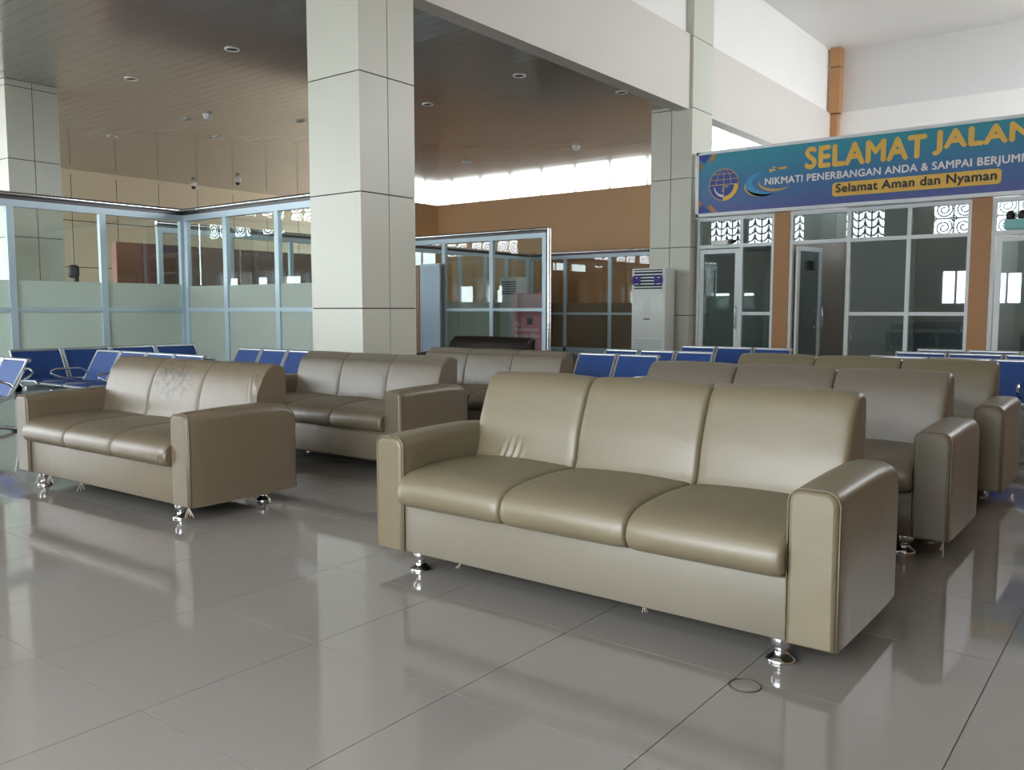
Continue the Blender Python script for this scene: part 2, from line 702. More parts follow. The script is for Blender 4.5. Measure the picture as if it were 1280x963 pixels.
def leaf_screen(a, b):
    mb = MB()
    y = WY - .08
    n = max(1, round((b - a) / .42))
    u = (b - a) / n
    for k in range(n):
        xa = a + k * u
        for xx in (xa, xa + u):
            mb.ribbon([(xx, FZ0), (xx, FZ1)], .05, y, .02)
        xc = xa + u / 2
        mb.ribbon([(xc, FZ0), (xc, FZ1)], .03, y, .02)
        z = FZ0 - .1
        while z < FZ1:
            for sg in (-1, 1):
                pts = [(xc + sg * u * .46 * t, min(FZ1, max(FZ0, z + .24 * math.sqrt(max(0, 1 - (1 - t) ** 2)) * -1 + .24))) for t in [q / 8 for q in range(9)]]
                mb.ribbon(pts, .055, y, .02)
            z += .25
    mb.build('carved_screen', 'carved_wood', wall_front)


def spiral_screen(a, b):
    mb = MB()
    y = WY - .08
    n = max(1, round((b - a) / .58))
    u = (b - a) / n
    for zz in (FZ0, FZ1, (FZ0 + FZ1) / 2):
        mb.ribbon([(a, zz), (b, zz)], .04, y, .02)
    for k in range(n):
        xc = a + (k + .5) * u
        for xx in (xc - u / 2, xc + u / 2):
            mb.ribbon([(xx, FZ0), (xx, FZ1)], .035, y, .02)
        for zc in (FZ0 + .28, FZ0 + .84):
            pts = [(xc + (.05 + .21 * t) * math.cos(1 + t * 4 * PI), zc + (.05 + .21 * t) * math.sin(1 + t * 4 * PI)) for t in [q / 40 for q in range(41)]]
            mb.ribbon(pts, .036, y, .02)
            for sx in (-1, 1):
                for sz in (-1, 1):
                    px, pz = xc + sx * u / 2, zc + sz * .28
                    d = .1
                    mb.ribbon([(px, pz - d), (px - sx * d, pz), (px, pz + d)], .035, y, .02)
    mb.build('carved_screen', 'carved_wood', wall_front)


for a, b in leaf_pan:
    leaf_screen(a, b)
for a, b in spir_pan:
    spiral_screen(a, b)

# ---- other outer walls
struct('wall_right', wall_open('x', HX1, HX1 + .12, WY, FY, 0, HIGHZ, [(13.6, 21.6, 4.4, 7.25)]), 'orange_paint', 'unseen right wall with a high opening added to light the hall', 'wall')  # out of view; high opening added for light, darker paint cuts the bounce
struct('wall_far', wall_open('y', FY, FY + .12, FX0, HX1, 0, HIGHZ, [(-33.0, -5.8, .4, 4.6)]), 'white_wall', 'far outer wall with a bright strip of windows', 'wall')
fm = MB()
for k in range(19):
    xx = -33.0 + 27.2 * k / 18
    fm.box((xx - .05, FY - .02, .4), (xx + .05, FY + .06, 4.6))
struct('window_1', fm, 'white_frame', 'mullions of the far bright window strip', 'window')
struct('wall_end', MB().box((FX0 - .12, WY, 0), (FX0, FY, LOWZ)), 'fascia', 'far left end wall', 'wall')

# beige panelled wall far left
wl = struct('wall_left', MB().box((LX - .12, 7.0, 0), (LX - .012, 19.4, LOWZ)), 'joint', 'beige panelled wall behind the left glass partition', 'wall')
ORIG[wl] = (0, 0, 0)
pw, ph = 1.19, 1.18
pm = MB().box((0, 0, 0), (.012, pw - .02, ph - .02)).mesh('panel')
pm.materials.append(MATS['beige_panel'])
for k in range(9):
    for r in range(4):
        shared('panel', pm, 'beige_panel', wl, (LX - .012, 8.36 + k * pw, -.17 + r * ph + .01))
MB().box((LX - .01, 7, 4.53), (LX + .004, 19.4, LOWZ)).build('top_strip', 'beige_panel', wl)

# orange wall behind the brown glass partition
struct('wall_back', MB().box((-18.1, 19.75, 0), (-9.2, 19.95, 4.28)).box((-18.3, 17.2, 0), (-18.1, 19.95, 4.28)), 'orange_paint', 'tan orange wall below the bright ceiling', 'wall')
# red brown timber wall seen through the left glass
struct('wall_timber', MB().box((-17.6, 9.2, 0), (-17.4, 16.8, 2.5)), 'red_wood', 'dark reddish brown wall behind the left glass', 'wall')

# ---- low glossy ceiling of narrow strips
ceil = struct('ceiling', MB().box((FX0, WY, LOWZ + .006), (HX0 - .26, FY, LOWZ + .2)), 'groove', 'low glossy taupe strip ceiling', 'ceiling')
cs = MB()
y = WY
while y < FY:
    x0 = FX0
    for x1 in (-24.9, -19.0, -13.1, -7.28):
        cs.box((x0 + .004, y + .003, LOWZ), (x1 - .004, y + .197, LOWZ + .005))
        x0 = x1
    y += .2
o = cs.build('ceiling_strips', 'metal_ceiling', ceil)
o['kind'] = 'stuff'
MB().box((-7.27, WY, LOWZ - .004), (HX0 - .24, FY, LOWZ + .005)).build('edge_strip', 'metal_ceiling', ceil)
MB().box((-7.295, WY, LOWZ - .012), (-7.27, FY, LOWZ)).build('edge_bead', 'fascia', ceil)

# ---- high hall: ceiling, fascia beam, back wall
struct('ceiling_high', MB().box((HX0 - .3, WY, HIGHZ), (HX1, 22.2, HIGHZ + .2)), 'white_ceiling', 'high white ceiling at upper right', 'ceiling')
struct('trim_1', MB().box((HX0 - .25, WY, 4.57), (HX0, 22.0, 5.84)), 'fascia', 'deep off-white beam running between the columns', 'beam')
struct('wall_upper', MB().box((HX0 - .30, WY, 5.84), (HX0 - .08, 22.0, HIGHZ)), 'white_wall', 'white upper wall above the beam', 'wall')
struct('wall_hall_upper', MB().box((HX0, 21.93, 5.86), (HX1, 22.1, HIGHZ)), 'shaded_white_wall', 'upper part of the back wall, greyed as shade above the ledge', 'wall')
struct('wall_hall_back', MB().box((HX0, 21.75, 0), (HX1, 22.05, 5.86)), 'white_wall', 'white back wall high above the banner', 'wall')
pl = thing('pillar', (-6.72, 21.4, 0), 'orange brown boxed pillar in the corner above the banner', 'pillar', kind='structure')
MB().box((-6.90, 21.55, 0), (-6.73, 21.76, 5.80)).build('shaft', 'orange_pillar', pl)
MB().box((-6.92, 21.48, 5.82), (-6.68, 21.78, 6.88)).build('upper_box', 'orange_pillar', pl)
MB().box((-6.92, 21.48, 6.90), (-6.68, 21.78, 7.34)).build('top_box', 'orange_pillar', pl)


# ================================================================== COLUMNS
def column(x0, y0, splitx, splity, joints, top, label):
    """x0,y0: corner towards the viewer (max X, min Y)"""
    S = .80
    c = thing('column', (x0 - S / 2, y0 + S / 2, 0), label, 'column', 'cream panelled columns', kind='structure')
    MB().box((x0 - S + .012, y0 + .012, 0), (x0 - .012, y0 + S - .012, top)).build('core', 'joint', c)
    zs = [0] + [z for z in joints if z < top] + [top]
    g = .006
    for a, b in zip(zs, zs[1:]):
        for sx in ([(x0 - S, x0 - S / 2), (x0 - S / 2, x0)] if splitx else [(x0 - S, x0)]):
            MB().box((sx[0] + g, y0, a + g), (sx[1] - (0 if sx[1] == x0 else g), y0 + .014, b - g)).build('panel', 'column_panel', c)
            MB().box((sx[0] + g, y0 + S - .014, a + g), (sx[1] - g, y0 + S, b - g)).build('panel', 'column_panel', c)
        for sy in ([(y0, y0 + S / 2), (y0 + S / 2, y0 + S)] if splity else [(y0, y0 + S)]):
            MB().box((x0 - .014, sy[0] + (.0142 if sy[0] == y0 else g), a + g), (x0, sy[1] - g, b - g)).build('panel', 'column_panel', c)
            MB().box((x0 - S, sy[0] + g, a + g), (x0 - S + .0139, sy[1] - g, b - g)).build('panel', 'column_panel', c)
    return c


column(-6.67, 6.12, False, True, [1.11, 2.305, 3.51, 4.7, 5.9], HIGHZ, 'big cream panelled column behind the left sofas, nearest of the three')
column(-6.84, 14.0, True, False, [1.0, 2.2, 3.4, 4.6, 5.8, 7.0], HIGHZ, 'cream panelled column at the left end of the blue banner')
column(-14.44, 5.97, False, True, [1.05, 2.24, 3.44, 4.55], LOWZ, 'cream panelled column behind the left glass partition')


# ================================================================== GLASS PARTITIONS
def partition(axis, c, ends, posts, label, frost_z=None, film_m='frost', pane_m='clear_glass', H=2.55, mid=1.1, skip_top_pane=(), end_tube=None, fdir=1):
    """axis 'x': runs along X at Y=c, axis 'y': runs along Y at X=c; fdir: side of the film"""
    def P(u, v, z):
        return (u, c + v, z) if axis == 'x' else (c + v, u, z)
    root = thing('glass_partition', P((ends[0] + ends[1]) / 2, 0, 0), label, 'partition')
    for u in posts:
        MB().box(P(u - .045, -.035, 0), P(u + .045, .035, H - .09)).build('post', 'pale_blue_frame', root)
    MB().box(P(ends[0], -.04, H - .09), P(ends[1], .04, H)).build('top_rail', 'pale_blue_frame', root)
    MB().box(P(ends[0], -.03, mid - .03), P(ends[1], .03, mid + .03)).build('mid_rail', 'pale_blue_frame', root)
    MB().box(P(ends[0], -.035, 0), P(ends[1], .035, .1)).build('bottom_rail', 'pale_blue_frame', root)
    MB().box(P(ends[0], -.025, H), P(ends[1], .025, H + .045)).build('dark_cap', 'dark_cap', root)
    pts = [P(ends[0], 0, H + .075), P(ends[1], 0, H + .075)]
    MB().tube(pts, .032, 10).build('top_tube', 'stainless', root)
    if end_tube is not None:
        MB().tube([P(end_tube, 0, 0), P(end_tube, 0, H + .075)], .035, 10).build('end_tube', 'stainless', root)
    for a, b in zip(posts, posts[1:]):
        for z0, z1 in ((.1, mid - .03), (mid + .03, H - .09)):
            p = MB().box(P(a + .045, -.004, z0), P(b - .045, .004, z1)).build('pane', pane_m, root)
            if frost_z:
                zt = min(z1, frost_z)
                if zt > z0:
                    MB().box(P(a + .046, .006 * fdir, z0), P(b - .046, .008 * fdir, zt)).build('frosted_film', film_m, p)
    return root


partition('y', -12.3, (1.3, 7.6), [1.36, 2.6, 3.82, 5.06, 6.30, 7.56], 'long frosted glass partition at the far left, in front of the beige wall', 1.49)
partition('x', 7.6, (-12.3, -7.75), [-12.22, -11.19, -9.97, -8.75, -7.8], 'frosted glass partition running behind the big cream column', 1.46, fdir=-1)
inner = partition('y', -14.3, (8.3, 19.3), [8.35, 9.8, 11.2, 12.6, 14.0, 15.4, 16.4, 17.4, 18.3, 19.25], 'inner glass partition with a door seen through the other glass', 1.3)
partition('x', 13.4, (-13.1, -9.5), [-13.05, -12.1, -10.83, -9.54], 'short glass screen ending in a stainless tube, above the dark sofa', None, end_tube=-9.45)
partition('x', 19.35, (-14.25, -9.0), [-14.2, -13.1, -11.7, -10.3, -9.05], 'brown glass partition in front of the tan orange wall', 1.28, 'brown_frost', 'brown_glass', mid=1.0, fdir=-1)

# pull handle of the door in the inner partition
MB().tube([(-14.26, 17.5, .68), (-14.2, 17.5, .68), (-14.2, 17.5, 1.15), (-14.26, 17.5, 1.15)], .018, 8).build('door_handle', 'chrome', inner, 'tall chrome pull handle')

# pale blue board beside the screen
bd = thing('standing_board', (-12.38, 13.2, 0), 'pale blue upright board with a wooden edge beside the big column', 'board')
MB().box((-12.62, 13.2, 0), (-12.06, 13.24, 2.0)).build('face', 'pale_blue_board', bd)
MB().box((-12.74, 13.185, 0), (-12.62, 13.255, 2.03)).build('edge', 'wood_edge', bd)
MB().box((-12.62, 13.185, 2.0), (-12.06, 13.255, 2.05)).build('top_edge', 'pale_blue_frame', bd)

# pink poster behind the screen
po = thing('poster_stand', (-10.4, 14.0, 0), 'pink upright poster with white lettering behind the glass screen', 'poster')
MB().box((-10.76, 14.0, .12), (-10.05, 14.02, 1.43)).build('sheet', 'pink_print', po)
MB().box((-10.7, 13.985, 0), (-10.1, 14.2, .12)).build('foot', 'steel', po)
MB().tube([(-10.4, 14.05, .1), (-10.4, 14.05, 1.4)], .012).build('pole', 'steel', po)
m_ = MB().flat([(-10.74, 1.12), (-10.07, 1.06), (-10.07, 1.41), (-10.74, 1.41)], 13.994)
m_.build('print', 'pale_pink', po)
MB().flat([(-10.41, .80), (-10.27, .80), (-10.27, .94), (-10.41, .94)], 13.994).build('print', 'ink', po)
text_mesh('Hari', -10.72, -10.52, .77, .86, 13.992, 'white_print', po)
text_mesh('Antikorupsi', -10.72, -10.12, .645, .75, 13.992, 'white_print', po)
text_mesh('Sedunia 2024', -10.72, -10.10, .54, .62, 13.992, 'white_print', po)

# second floor-standing air conditioner behind the glass
a2 = thing('air_conditioner', (-13.75, 17.9, 0), 'pale floor-standing air conditioner seen behind the glass screen', 'air conditioner')
MB().box((-14.05, 17.7, 0), (-13.45, 18.1, 1.95), .02).build('body', 'pale_plastic', a2)
for k in range(6):
    MB().box((-13.98, 17.685, 1.5 + k * .06), (-13.52, 17.70, 1.535 + k * .06)).build('louvre', 'navy', a2)

# dark pole-mounted device beside the left column
bk = thing('dark_device', (-15.5, 7.42, 0), 'small black upright device beside the column behind the left glass', 'device')
MB().tube([(-15.5, 7.44, .03), (-15.5, 7.44, 1.75)], .05).build('post', 'black_plastic', bk)
MB().lathe([(.001, 0), (.16, 0), (.16, .03), (.06, .05)], (-15.5, 7.44, 0)).build('base', 'black_plastic', bk)
MB().box((-15.6, 7.33, 1.66), (-15.44, 7.50, 1.89), .05).build('head', 'black_plastic', bk)


# ================================================================== DOOR WALL WITH BANNER
DY = 14.22
zt, ztr, zm = 2.70, 2.20, 1.035


def bx(a, b, y0, y1, z0, z1):
    return MB().box((a, y0, z0), (b, y1, z1))


def lights(root, a, b, z0, z1, name='pane', m='dark_glass'):
    bx(a, b, DY + .02, DY + .028, z0, z1).build(name, m, root)


def bay(n, x0, x1, mull, label, open_door=None, door_only=None):
    root = thing('window_%d' % n, ((x0 + x1) / 2, DY, 0), label, 'window', kind='structure')
    fw = .05
    for xx in (x0 + fw / 2, x1 - fw / 2):
        bx(xx - fw / 2, xx + fw / 2, DY - .03, DY + .06, 0, zt).build('jamb', 'white_frame', root)
    bx(x0, x1, DY - .032, DY + .06, zt - .055, zt).build('head', 'white_frame', root)
    bx(x0 + fw, x1 - fw, DY - .028, DY + .058, ztr - .03, ztr + .03).build('transom', 'white_frame', root)
    xs = [x0] + mull + [x1]
    for xx in mull:
        bx(xx - .03, xx + .03, DY - .031, DY + .06, 0, zt - .055).build('mullion', 'white_frame', root)
    for k, (a, b) in enumerate(zip(xs, xs[1:])):
        a2 = a + (fw if k == 0 else .03)
        b2 = b - (fw if k == len(xs) - 2 else .03)
        lights(root, a2, b2, ztr + .03, zt - .055)
        if k == open_door:
            continue
        bx(a2, b2, DY - .02, DY + .05, zm - .028, zm + .028).build('mid_rail', 'white_frame', root)
        lights(root, a2, b2, zm + .028, ztr - .03)
        lights(root, a2, b2, .08, zm - .028)
        bx(a2, b2, DY - .02, DY + .05, 0, .08).build('sill', 'white_frame', root)
    return root


def door_leaf(n, hinge, width, ang, label, handle=True):
    """leaf local: hinge at origin, runs +X, faces -Y"""
    root = thing('door_%d' % n, hinge, label, 'door', kind='structure', local=True)
    root.rotation_euler = (0, 0, ang)
    h = ztr - .05
    fw = .075
    MB().box((0, -.02, .01), (fw, .02, h)).box((width - fw, -.02, .01), (width, .02, h)).box((fw, -.02, h - fw), (width - fw, .02, h)).box((fw, -.02, .01), (width - fw, .02, .12)).build('frame', 'white_frame', root)
    MB().box((fw, -.004, .12), (width - fw, .004, h - fw)).build('pane', 'dark_glass', root)
    for s in (-1, 1):
        xx = width - fw / 2
        MB().tube([(xx, s * .02, .77), (xx, s * .075, .79), (xx, s * .075, 1.13), (xx, s * .02, 1.15)], .014, 8).build('handle', 'chrome', root)
    return root


bay(1, -6.80, -5.40, [-5.98], 'white framed glazed door front below the left end of the banner', open_door=0)
door_leaf(1, (-6.745, DY, 0), .73, 0, 'closed white framed glass door under the left end of the banner')
bay(2, -5.14, -2.45, [-4.19, -3.30], 'white framed glazing with the open doorway between two orange pillars', open_door=0)
door_leaf(2, (-5.03, DY + .03, 0), .80, math.radians(80), 'open glass door swung inward between the orange pillars')
MB_ = bay(3, -2.19, .9, [-1.2, -.15], 'white framed glazing at the right edge of the picture', open_door=0)
door_leaf(3, (-2.12, DY, 0), .88, 0, 'white framed glass door at the right edge of the picture')
sg = thing('door_sign', (-4.98, 14.75, 1.8), 'small black sign on the open glass door', 'sign')
MB().box((-4.96, 14.55, 1.76), (-4.93, 14.85, 1.92)).build('plate', 'black_plastic', sg)
for n, (a, b) in enumerate([(-5.40, -5.14), (-2.45, -2.19)]):
    o = MB().box((a, DY - .05, 0), (b, DY + .3, 2.72)).build('pillar', 'orange_pillar')
    tag(o, ['narrow orange pillar left of the open doorway', 'orange pillar left of the rightmost glass door'][n], 'pillar', kind='structure')
# dim rooms behind the glazing
struct('wall_rooms', MB().box((-6.95, 17.5, 0), (1.0, 17.6, 3.45)).box((-6.95, 14.85, 0), (-6.84, 17.5, 3.45)).box((-5.32, DY + .3, 0), (-5.22, 17.5, 3.45)).box((-2.37, DY + .3, 0), (-2.27, 17.5, 3.45)).box((.9, DY, 0), (1.0, 17.5, 3.45)).box((-4.75, 16.0, 0), (-3.6, 16.1, 3.45)), 'room_grey', 'grey walls of the rooms behind the door wall', 'wall')

# ---- banner
BY = 14.08
bn = thing('banner', (-3.2, BY, 2.74), 'long blue banner with gold SELAMAT JALAN lettering above the glass doors', 'banner')
BX0, BX1, BZ0, BZ1 = -6.78, .6, 2.735, 3.80
MB().box((BX0 + .04, BY, BZ0 + .03), (BX1 - .04, BY + .06, BZ1 - .03)).build('sheet', 'banner_print', bn)
MB().box((BX0, BY - .02, BZ0 - .02), (BX0 + .05, BY + .09, BZ1 + .02)).box((BX1 - .05, BY - .02, BZ0 - .02), (BX1, BY + .09, BZ1 + .02)).box((BX0, BY - .02, BZ1 - .03), (BX1, BY + .09, BZ1 + .02)).box((BX0, BY - .02, BZ0 - .02), (BX1, BY + .09, BZ0 + .035)).build('frame', 'white_frame', bn)
py = BY - .006
text_mesh('SELAMAT', -4.87, -3.09, 3.365, 3.69, py, 'gold_print', bn, dup=.018)
text_mesh('JALAN', -2.98, -1.72, 3.385, 3.715, py, 'gold_print', bn, dup=.018)
text_mesh('NIKMATI PENERBANGAN ANDA & SAMPAI BERJUMPA', -5.54, -1.66, 3.13, 3.275, py, 'white_print', bn, dup=.005)


def rrect(x0, x1, z0, z1, r):
    out = []
    for cx, cz, a0 in ((x1 - r, z1 - r, 0), (x0 + r, z1 - r, 90), (x0 + r, z0 + r, 180), (x1 - r, z0 + r, 270)):
        for k in range(6):
            a = math.radians(a0 + 18 * k)
            out.append((cx + r * math.cos(a), cz + r * math.sin(a)))
    return out


MB().flat(rrect(-4.44, -2.08, 2.885, 3.10, .05), py, .005).build('label_strip', 'gold_print', bn)
text_mesh('Selamat Aman dan Nyaman', -4.38, -2.14, 2.905, 3.075, py - .004, 'ink', bn, dup=.006)
# emblem: globe with gold ring
ex, ez, er = -6.27, 3.235, .265
circ = lambda r, a0=0, a1=360, n=40, cx=ex, cz=ez: [(cx + r * math.cos(math.radians(a0 + (a1 - a0) * k / n)), cz + r * math.sin(math.radians(a0 + (a1 - a0) * k / n))) for k in range(n + 1)]
MB().flat(circ(er)[:-1], py, .005).build('emblem_disc', 'royal_print', bn)
g = MB().ribbon(circ(er)[:-1], .016, py - .003, .003, True)
g.ribbon([(ex - er, ez), (ex + er, ez)], .014, py - .003, .003)
g.ribbon([(ex, ez - er), (ex, ez + er)], .012, py - .003, .003)
for q in (.5,):
    g.ribbon([(ex + er * q * math.cos(math.radians(t)), ez + er * math.sin(math.radians(t))) for t in range(0, 181, 10)], .011, py - .003, .003)
for zz in (.33, .68):
    hw = er * math.sqrt(1 - zz * zz)
    g.ribbon([(ex - hw, ez + er * zz), (ex + hw, ez + er * zz)], .011, py - .003, .003)
g.build('emblem_lines', 'pale_gold', bn)
MB().ribbon([(ex + er * .86 * math.cos(math.radians(t)), ez + er * .9 * math.sin(math.radians(t))) for t in range(-92, 2, 6)], .075, py - .005, .004).build('emblem_wheel', 'gold_print', bn)
MB().ribbon([(ex + er * .66 * math.cos(math.radians(t)), ez + er * .72 * math.sin(math.radians(t))) for t in range(190, 272, 6)], .035, py - .005, .004, taper=lambda t: .3 + .9 * t).build('emblem_wing', 'white_print', bn)
MB().ribbon([(ex - .02, ez - .12), (ex + .0, ez - .03), (ex + .08, ez - .04)], .025, py - .005, .004).build('emblem_bird', 'pale_gold', bn)


def swoosh(cx, cz, rx, rz, a0, a1, w, m):
    pts = [(cx + rx * math.cos(math.radians(a0 + (a1 - a0) * k / 30)), cz + rz * math.sin(math.radians(a0 + (a1 - a0) * k / 30))) for k in range(31)]
    MB().ribbon(pts, w, py, .005, taper=lambda t: max(.04, math.sin(PI * t) ** .8)).build('swoosh', m, bn)


swoosh(-5.46, 3.20, .36, .19, 110, 285, .12, 'sky_print')
swoosh(-5.55, 3.17, .34, .17, 160, 300, .05, 'pale_gold')
swoosh(-5.35, 3.22, .30, .15, 170, 315, .045, 'pale_gold')
MB().flat([(-5.46, 3.36), (-5.42, 3.385), (-5.36, 3.385), (-5.40, 3.43), (-5.365, 3.43), (-5.29, 3.395), (-5.20, 3.40), (-5.165, 3.415), (-5.19, 3.435), (-5.30, 3.425), (-5.345, 3.42), (-5.40, 3.46), (-5.425, 3.46), (-5.395, 3.415), (-5.44, 3.41), (-5.475, 3.42)][::1], py, .005).build('plane_mark', 'gold_print', bn)
for pts, m_ in (([(-6.74, 3.77), (-6.52, 3.77), (-6.63, 3.62), (-6.74, 3.70)], 'royal_print'), ([(-6.74, 3.66), (-6.66, 3.58), (-6.74, 3.49)], 'orange_print'), ([(-6.54, 3.67), (-6.50, 3.62), (-6.40, 3.77), (-6.48, 3.77)], 'orange_print'),
                ([(-6.74, 3.02), (-6.66, 2.94), (-6.74, 2.86)], 'orange_print'), ([(-6.74, 2.84), (-6.66, 2.92), (-6.50, 2.78), (-6.74, 2.78)], 'royal_print'), ([(-6.56, 2.87), (-6.52, 2.92), (-6.38, 2.78), (-6.47, 2.78)], 'orange_print')):
    MB().flat(pts, py, .005).build('corner_mark', m_, bn)

# emergency lamps over the doors
el = thing('door_closer', (-6.35, 14.15, 2.18), 'white box unit on the frame above the left glass door', 'box')
MB().box((-6.50, 14.13, 2.215), (-6.20, 14.20, 2.30), .008).build('case', 'white_plastic', el)
MB().box((-6.19, 14.14, 2.26), (-6.14, 14.19, 2.31)).build('end_block', 'black_plastic', el)
el = thing('emergency_lamp', (-1.93, 14.12, 2.22), 'pale teal emergency lamp with two dark heads above the rightmost door', 'lamp')
MB().box((-2.02, 14.10, 2.235), (-1.72, 14.20, 2.375), .01).build('case', 'teal_plastic', el)
for xx in (-1.95, -1.80):
    MB().lathe([(.001, 0), (.05, 0), (.06, .06), (.035, .11), (.001, .12)], (xx, 14.15, 2.385), 12).build('lamp_head', 'black_plastic', el)

# ---- air conditioner beside the right column
ac = thing('air_conditioner', (-7.33, 13.55, 0), 'white floor-standing air conditioner with purple bows in front of the column', 'air conditioner')
AX0, AX1, AYF = -7.66, -7.0, 13.4
MB().box((AX0, AYF, 0), (AX1, AYF + .36, 1.82), .018).build('body', 'white_plastic', ac)
MB().box((AX0 + .05, AYF - .006, 1.46), (AX1 - .06, AYF + .01, 1.795)).build('grille_recess', 'navy', ac)
for k in range(6):
    z = 1.485 + k * .054
    MB().box((AX0 + .05, AYF - .022, z), (AX1 - .06, AYF - .006, z + .018)).build('louvre', 'white_plastic', ac)
MB().box((AX0 + .02, AYF - .012, .62), (AX1 - .02, AYF, 1.43), .005).build('front_panel', 'white_plastic', ac)
MB().box((AX0 + .24, AYF - .016, .90), (AX0 + .38, AYF - .012, 1.30)).build('display', 'lamp_white', ac)
MB().box((AX0 + .25, AYF - .018, .925), (AX0 + .37, AYF - .016, .945)).build('nameplate', 'ink', ac)
for k in range(14):
    z = .12 + k * .034
    MB().box((AX0 + .06, AYF - .008, z), (AX1 - .06, AYF, z + .018)).build('intake_slat', 'pale_plastic', ac)
for xx in (AX0 + .11, AX1 - .12):
    b = MB()
    for s in (-1, 1):
        b.loft([[(xx + s * d, AYF - .03 + .02 * math.cos(q) * (1 + d * 6), 1.61 + (r) * math.sin(q)) for q in [2 * PI * t / 8 for t in range(8)]] for d, r in ((.0, .025), (.035, .06), (.065, .085), (.075, .03))])
    b.box((xx - .02, AYF - .055, 1.585), (xx + .02, AYF - .02, 1.635), .008)
    b.build('bow', 'purple', ac)


# ================================================================== SOFAS
def seat_loft(prof, x0, x1, crown=.008, crease=None, taut=1.):
    """cushion: profile (y,z) swept along x with rounded ends and a soft crown"""
    st = [(0, .022), (.003, .013), (.008, .007), (.018, .0025), (.045, 0.0)]
    st = [(a, d * taut) for a, d in st]
    crown *= taut
    xs = [(x0 + a, d) for a, d in st]
    n = 96 if crease else 8
    for k in range(1, n):
        t = k / n
        xs.append((x0 + .045 + (x1 - x0 - .09) * t, -crown * math.sin(PI * t)))
    xs += [(x1 - a, d) for a, d in reversed(st)]
    zl = min(z for y, z in prof)

    def ring(d):
        # the underside stays straight, only top and front are crowned
        out = []
        for (y0, z0), (y1, z1) in zip(prof, inset_profile(prof, d)):
            w = min(1, max(0, (z0 - zl - .012) / .05)) if d < 0 else 1
            out.append((y0 + (y1 - y0) * w, z0 + (z1 - z0) * w))
        return out
    def push(x, y, z):
        if not crease:
            return 0
        out = 0
        for cx, cz, sx, sz, lam, amp, lean in crease:
            u = x - (x0 + cx) - lean * (z - cz)
            out += amp * math.cos(2 * PI * u / lam) * math.exp(-(u / sx) ** 2 - ((z - cz) / sz) ** 2)
        return out
    return MB().loft([[(x, y + (push(x, y, z) if y < .58 else 0), z) for y, z in ring(d)] for x, d in xs])


def arm_loft(xa, xb, inner_sign, depth=.70, z0=.085, zt=.562):
    """arm from front y=0 to back; rounded top"""
    w = xb - xa
    r = .042

    def ring(y, ins, top):
        pts = []
        for cx, a0 in ((xb - r, 0), (xa + r, 90)):
            for k in range(7):
                a = math.radians(a0 + 15 * k)
                pts.append((cx + r * math.cos(a), top - r + r * math.sin(a)))
        pts += [(xa, z0 + (top - z0) * .5), (xa, z0), (xb, z0), (xb, z0 + (top - z0) * .5)]
        return [(x, y, z) for x, z in inset_profile(pts, ins)]
    st = [(0.0, .016, zt), (.003, .009, zt), (.009, .004, zt), (.018, .001, zt), (.03, -.002, zt), (.1, -.003, zt + .004), (.3, -.004, zt + .01), (.5, -.004, zt + .012), (.60, -.003, zt + .006), (.65, -.001, zt - .006), (.68, .001, zt - .022), (depth - .006, .006, zt - .04), (depth, .016, zt - .05)]
    return MB().loft([ring(*q) for q in st]), ring(.012, -.002, zt)


LEG = [(.001, 0), (.044, 0), (.046, .005), (.043, .011), (.030, .020), (.021, .030), (.020, .037), (.026, .045), (.033, .056), (.034, .075), (.033, .0875), (.001, .088)]


